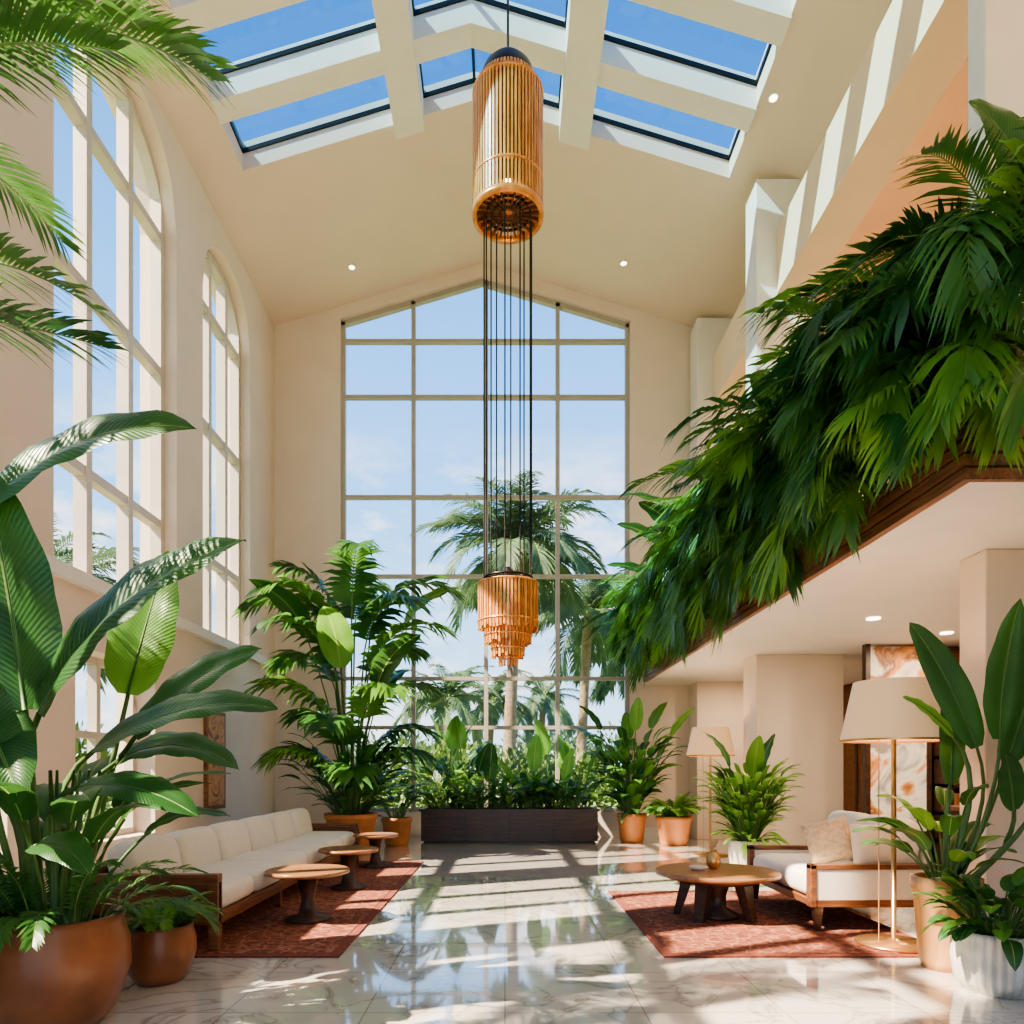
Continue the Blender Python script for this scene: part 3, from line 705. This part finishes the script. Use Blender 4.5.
for i in range(70):
    a = R.uniform(0, 6.28); b.frond((x+.12*math.cos(a), y+.12*math.sin(a), zt), a, R.uniform(1.0, 1.52), R.uniform(.3, .6), R.uniform(1.0, 2.0), R.choice([M_palmL, M_palm]), ll=.14, lw=.014, n=14, r=.004)
b.build('potted_fern')
bushy('potted_dracaena', 3.20, 9.2, .25, .38, M_wpot, 330, .32, .036, .85, style=2, big=3, bigL=.6, mats=[M_palm, M_palmL, M_palmL, M_banL], el=(1.2, 1.52), bel=(1.46, 1.54))

# long wooden planter in front of the far window
b = MB(); b.box(-1.5, 1.66, 12.5, 13.15, 0.03, .56, M_dkwood); b.box(-1.53, 1.69, 12.47, 13.18, .56, .60, M_dkwood); b.box(-1.45, 1.6, 12.55, 13.1, 0, .03, M_dark)
for i in range(1, 4): b.box(-1.5+.79*i-.005, -1.5+.79*i+.005, 12.493, 12.5, .05, .55, M_dark)
b.box(-1.45, 1.6, 12.54, 13.1, .59, .602, M_soil)
for i in range(380):
    px, py = R.uniform(-1.4, 1.55), R.uniform(12.6, 13.0); a = R.uniform(0, 6.28)
    hm = .75 if px < -.2 else .5
    b.rleaf((px, py, .6), a, R.uniform(.7, 1.45), R.uniform(.05, hm), R.uniform(.3, .5), R.uniform(.03, .07), 1.3, R.choice([M_ban, M_palm, M_palmL, M_banL, M_palmD]), r=.005, n=7)
for i, (px, hh) in enumerate([(-1.35, .5), (-1.15, .9), (-.95, 1.25), (-.75, 1.1), (-.55, .7), (-.3, .5), (.2, .45), (.5, .7), (.75, .9), (.95, .75), (1.2, .8), (1.4, .6), (-.85, .8), (1.05, .5), (-1.05, 1.1), (-.65, .9), (.85, 1.0)]):
    a = R.uniform(0, 6.28); b.rleaf((px, 12.8, .6), a, R.uniform(1.3, 1.5), hh, R.uniform(.6, .8), R.uniform(.11, .15), R.uniform(.4, .8), R.choice([M_ban, M_banL]), r=.012)
b.build('long_planter_box', ymax=13.5)

# right foreground: strelitzia + pothos
b = MB(); x, y = 2.90, 4.60; zt = pot(b, x, y, .20, .60, M_goldpot, style=1)
B = lambda dx=0, dy=0: (x+dx, y+dy, zt)
fc = (0, -1, .3)
b.leaf(B(.0, 0), (3.10, 4.6, 1.45), (2.60, 4.5, 2.25), .11, (-.5, -1, .3), (.0, 0, .15), r=.014)
b.leaf(B(.04, 0), (3.18, 4.5, 1.50), (3.24, 4.4, 2.38), .13, fc, (-.06, 0, 0), r=.014)
b.leaf(B(-.04, 0), (2.88, 4.5, 1.52), (2.50, 4.4, 1.76), .07, (-.2, -.8, .8), (.0, 0, .06), mat=M_banL)
b.leaf(B(.06, 0), (3.30, 4.6, 1.35), (3.45, 4.5, 2.05), .12, fc, (0, 0, 0), r=.014)
b.leaf(B(.02, .05), (3.02, 4.75, 1.2), (3.02, 4.8, 1.95), .09, fc, (0.05, 0, 0))
b.leaf(B(.08, -.02), (3.30, 4.3, 1.15), (3.40, 4.1, 1.62), .10, fc, (0, 0, .05))
b.leaf(B(.1, -.02), (3.2, 4.4, 1.05), (3.0, 4.2, 1.40), .08, (-.4, -1, .4), (0, 0, .08))
for i in range(22):
    a = R.uniform(0, 6.28); b.rleaf((x+.06*math.cos(a), y+.06*math.sin(a), zt), a, R.uniform(1, 1.4), R.uniform(.15, .6), R.uniform(.3, .45), .06, 1.5, R.choice([M_ban, M_banL, M_ban]), r=.008)
b.build('potted_bird_of_paradise')
bushy('potted_pothos', 2.90, 4.12, .235, .36, M_wpot, 90, .20, .048, .2, style=2, mats=[M_ban, M_banL, M_ban, M_palm])

# ------------------------------------------------------------------ balcony planter with hanging foliage
b = MB(); bz = SOF-.005
PL0, PL1 = 4.0, 13.1
for i in range(4):
    z = bz+i*.08; b.box(2.60, 2.655, PL0, PL1, z, z+.066, M_clad); b.box(2.60, 3.25, PL0-.04, PL0, z, z+.066, M_clad)
b.box(2.66, 3.25, PL0, PL1, SOF+.301, SOF+.33, M_dkwood); b.box(2.655, 2.665, PL0, PL1, SOF, SOF+.32, M_dkwood)
b.box(2.70, 3.2, PL0+.05, PL1-.05, SOF+.32, SOF+.345, M_soil)
pl = b.build('balcony_planter_box')
b = MB(); yy = PL0+.02; MS = [M_palm, M_palmD, M_palm, M_palmL, M_palm, M_palmL]
def ztop(y): return 4.78 if y < 7.5 else 4.78+.16*(y-7.5)
while yy < 12.9:
    near = yy < 5.6
    for q in range(6 if near else 4):
        a = math.pi+R.uniform(-1.1, 1.2 if not near else 1.5)
        b.frond((R.uniform(2.66, 3.1 if near else 2.95), yy+R.uniform(-.1, .1), SOF+.32+R.uniform(0, 1.15)), a, R.uniform(.2, 1.0), R.uniform(.7, 1.2), R.uniform(1.7, 2.5), R.choice(MS), ll=R.uniform(.24, .38), lw=R.uniform(.012, .022), n=24, grav=.7, r=.007, stem=.08, zmax=ztop(yy))
    if R.random() < .85:
        a = math.pi+R.uniform(-1.6, 1.4)
        b.frond((R.uniform(2.8, 3.1), yy, SOF+.32), a, R.uniform(1.1, 1.5), R.uniform(1.6, 2.2), R.uniform(1.6, 2.3), R.choice(MS), ll=R.uniform(.34, .46), lw=R.uniform(.013, .024), n=34, grav=.6, r=.011, zmax=ztop(yy))
    yy += .115
for (yy, n_, h_) in ((4.1, 12, .85), (4.6, 12, .95), (5.2, 8, .9), (6.2, 5, .7), (7.6, 4, .7), (9.3, 5, 1.1), (11.2, 5, .9)):
    for i in range(n_):
        a = math.pi+R.uniform(-2.0, 1.5); z = SOF+.32
        q = V((3.05+.1*math.cos(a), yy+.15*math.sin(a), z+h_*R.uniform(.6, 1.1)))
        b.tube([(3.0, yy, z), q], [.016, .012], M_stem, 6)
        b.frond(q, a, R.uniform(.4, 1.15), R.uniform(1.0, 1.4), R.uniform(1.3, 2.0), R.choice([M_palm, M_palmL, M_palmD, M_palm]), ll=.34, lw=.011, n=48, grav=.35, r=.010, stem=.15, zmax=ztop(yy)+.25)
for (yy, a, pet, L, W, e) in ((9.3, 2.9, 1.4, 1.1, .22, 1.3), (8.9, 2.2, 1.2, 1.0, .2, 1.35), (9.8, 3.6, 1.2, 1.0, .2, 1.2), (10.4, 2.8, 1.3, 1.1, .2, 1.3), (8.2, 3.3, 1.0, 1.0, .2, 1.2), (11.2, 3.2, 1.1, 1.0, .2, 1.2), (12.2, 3.0, .8, 1.0, .18, 1.2), (7.3, 3.7, .9, 1.0, .2, 1.3), (6.6, 3.2, .7, .9, .18, 1.2), (7.6, 3.0, 1.1, 1.0, .2, 1.3), (10.0, 3.3, .5, 1.0, .16, 1.1), (8.6, 3.6, .6, .9, .16, 1.1), (11.6, 3.5, .5, .9, .16, 1.1), (6.9, 3.9, 1.2, .9, .2, 1.4)):
    b.rleaf((2.98, yy, SOF+.32), a, e, pet, L, W, R.uniform(1.0, 1.5), R.choice([M_ban, M_banL, M_ban]), r=.016)
b.leaf((3.1, 4.6, SOF+.32), (3.30, 4.25, 4.60), (2.72, 4.1, 5.22), .14, (-.5, -.9, .4), (.05, 0, .18))
fo = b.build('balcony_foliage', parent=pl, ymax=YF-.1, xmax=3.54)

# ------------------------------------------------------------------ exterior
def palm(name, x, y, h, L, n=34, lean=.3):
    b = MB()
    b.tube([(x, y, -.15), (x+lean*.2, y, h*.33), (x+lean*.6, y, h*.66), (x+lean, y, h)], [.26, .2, .17, .19], M_trunk, 12)
    for i in range(n):
        a = 6.283*i/n*2.4+R.uniform(-.2, .2)
        b.frond((x+lean, y, h), a, R.uniform(-.3, 1.3), L*R.uniform(.85, 1.1), R.uniform(1.2, 1.7), M_out, ll=L*.26, lw=.035, n=36, grav=.5, r=.03, stem=.1)
    b.build(name)
palm('palm_tree', .1, 22.5, 8.3, 3.3, 48); palm('palm_tree', 2.9, 27, 7.2, 3.2, 40); palm('palm_tree', -2.8, 30, 4.3, 2.6, 26); palm('palm_tree', -.9, 34, 4.6, 2.6, 26)
palm('palm_tree', 5.5, 31, 6.0, 3.0); palm('palm_tree', 1.8, 38, 5.2, 2.8, 24)
palm('palm_tree', -13, 13.5, 6.3, 3.0); palm('palm_tree', -11.5, 17.5, 5.6, 2.8); palm('palm_tree', -15, 22, 7.0, 3.0); palm('palm_tree', -11.5, 9.5, 5.2, 2.6, 26)
b = MB()
for i in range(30):
    b.bush((R.uniform(-6, 7), R.uniform(15.5, 18), R.uniform(.3, .9)), (R.uniform(.8, 1.4), .9, R.uniform(.8, 1.3)), 420, .20, M_outb)
b.build('garden_hedge')
b = MB()
for i in range(26):
    b.bush((R.uniform(-14, 14), R.uniform(42, 48), R.uniform(.8, 1.8)), (2.8, 1.5, R.uniform(1.4, 2.8)), 420, .5, M_out)
b.build('distant_treeline')
b = MB()
for i in range(18):
    b.bush((R.uniform(-8.2, -7.2), R.uniform(2, 13), .8), (.8, 1.2, R.uniform(1, 1.6)), 350, .25, M_outb)
b.build('side_garden_hedge')

# ------------------------------------------------------------------ world, sun, lights
w = bpy.data.worlds.new('sky'); sc.world = w; w.use_nodes = True
nt = w.node_tree; N = nt.nodes; L = nt.links; bg = N['Background']
tc = N.new('ShaderNodeTexCoord'); sx = N.new('ShaderNodeSeparateXYZ'); L.new(tc.outputs['Generated'], sx.inputs[0])
r = N.new('ShaderNodeValToRGB'); e = r.color_ramp.elements
e[0].position = 0; e[0].color = (.66, .84, 1, 1); e[1].position = 1; e[1].color = (.06, .20, .5, 1)
for p, c in ((.15, (.44, .72, 1, 1)), (.35, (.24, .55, 1, 1)), (.5, (.17, .45, .95, 1)), (.66, (.10, .31, .70, 1))):
    x = e.new(p); x.color = c4(c)
L.new(sx.outputs['Z'], r.inputs['Fac'])
mp = N.new('ShaderNodeMapping'); mp.inputs['Scale'].default_value = (1, 1, 2.2); mp.inputs['Location'].default_value = (.3, 0, .25); L.new(tc.outputs['Generated'], mp.inputs['Vector'])
n = N.new('ShaderNodeTexNoise'); n.inputs['Scale'].default_value = 6; n.inputs['Detail'].default_value = 8; n.inputs['Roughness'].default_value = .6; L.new(mp.outputs[0], n.inputs['Vector'])
cr = N.new('ShaderNodeValToRGB'); cr.color_ramp.elements[0].position = .46; cr.color_ramp.elements[1].position = .60; L.new(n.outputs['Fac'], cr.inputs['Fac'])
mr = N.new('ShaderNodeMapRange'); L.new(sx.outputs['Z'], mr.inputs['Value']); mr.inputs['From Min'].default_value = .44; mr.inputs['From Max'].default_value = .32
mu = N.new('ShaderNodeMath'); mu.operation = 'MULTIPLY'; L.new(cr.outputs['Color'], mu.inputs[0]); L.new(mr.outputs[0], mu.inputs[1])
mx = N.new('ShaderNodeMix'); mx.data_type = 'RGBA'; L.new(mu.outputs[0], mx.inputs['Factor']); L.new(r.outputs['Color'], mx.inputs['A']); mx.inputs['B'].default_value = (1, 1, 1, 1)
L.new(mx.outputs['Result'], bg.inputs['Color']); bg.inputs['Strength'].default_value = 1.4

s = bpy.data.lights.new('sun', 'SUN'); s.energy = 15; s.angle = .010; s.color = (1, .82, .62)
o = bpy.data.objects.new('sun', s); sc.collection.objects.link(o)
o.rotation_euler = V((.56, .24, -.66)).to_track_quat('-Z', 'Y').to_euler()
def area(name, loc, size, e, col, d=(0, 0, -1)):
    l = bpy.data.lights.new(name, 'AREA'); l.energy = e; l.size = size; l.color = col
    o = bpy.data.objects.new(name, l); o.location = loc; o.rotation_euler = V(d).to_track_quat('-Z', 'Y').to_euler(); sc.collection.objects.link(o)
for y in (2, 6, 9.5, 12.5): area('gallery_downlight', (5.4, y, 9.3), .5, 70, (1, .76, .5))  # added warm fill without fixtures, brightens the gallery
for (x, y) in LD: area('lounge_downlight', (x, y, SOF-.05), .14, 26, (1, .78, .52))  # added warm fill under the slab, brightens the lounge

# ------------------------------------------------------------------ camera
c = bpy.data.cameras.new('camera'); c.sensor_width = 36; c.lens = 36*700/1024
c.shift_x = 7/1024; c.shift_y = 258/1024; c.clip_end = 300
o = bpy.data.objects.new('camera', c); o.location = (0, 0, 1.3); o.rotation_euler = (math.radians(90), 0, 0); sc.collection.objects.link(o); sc.camera = o
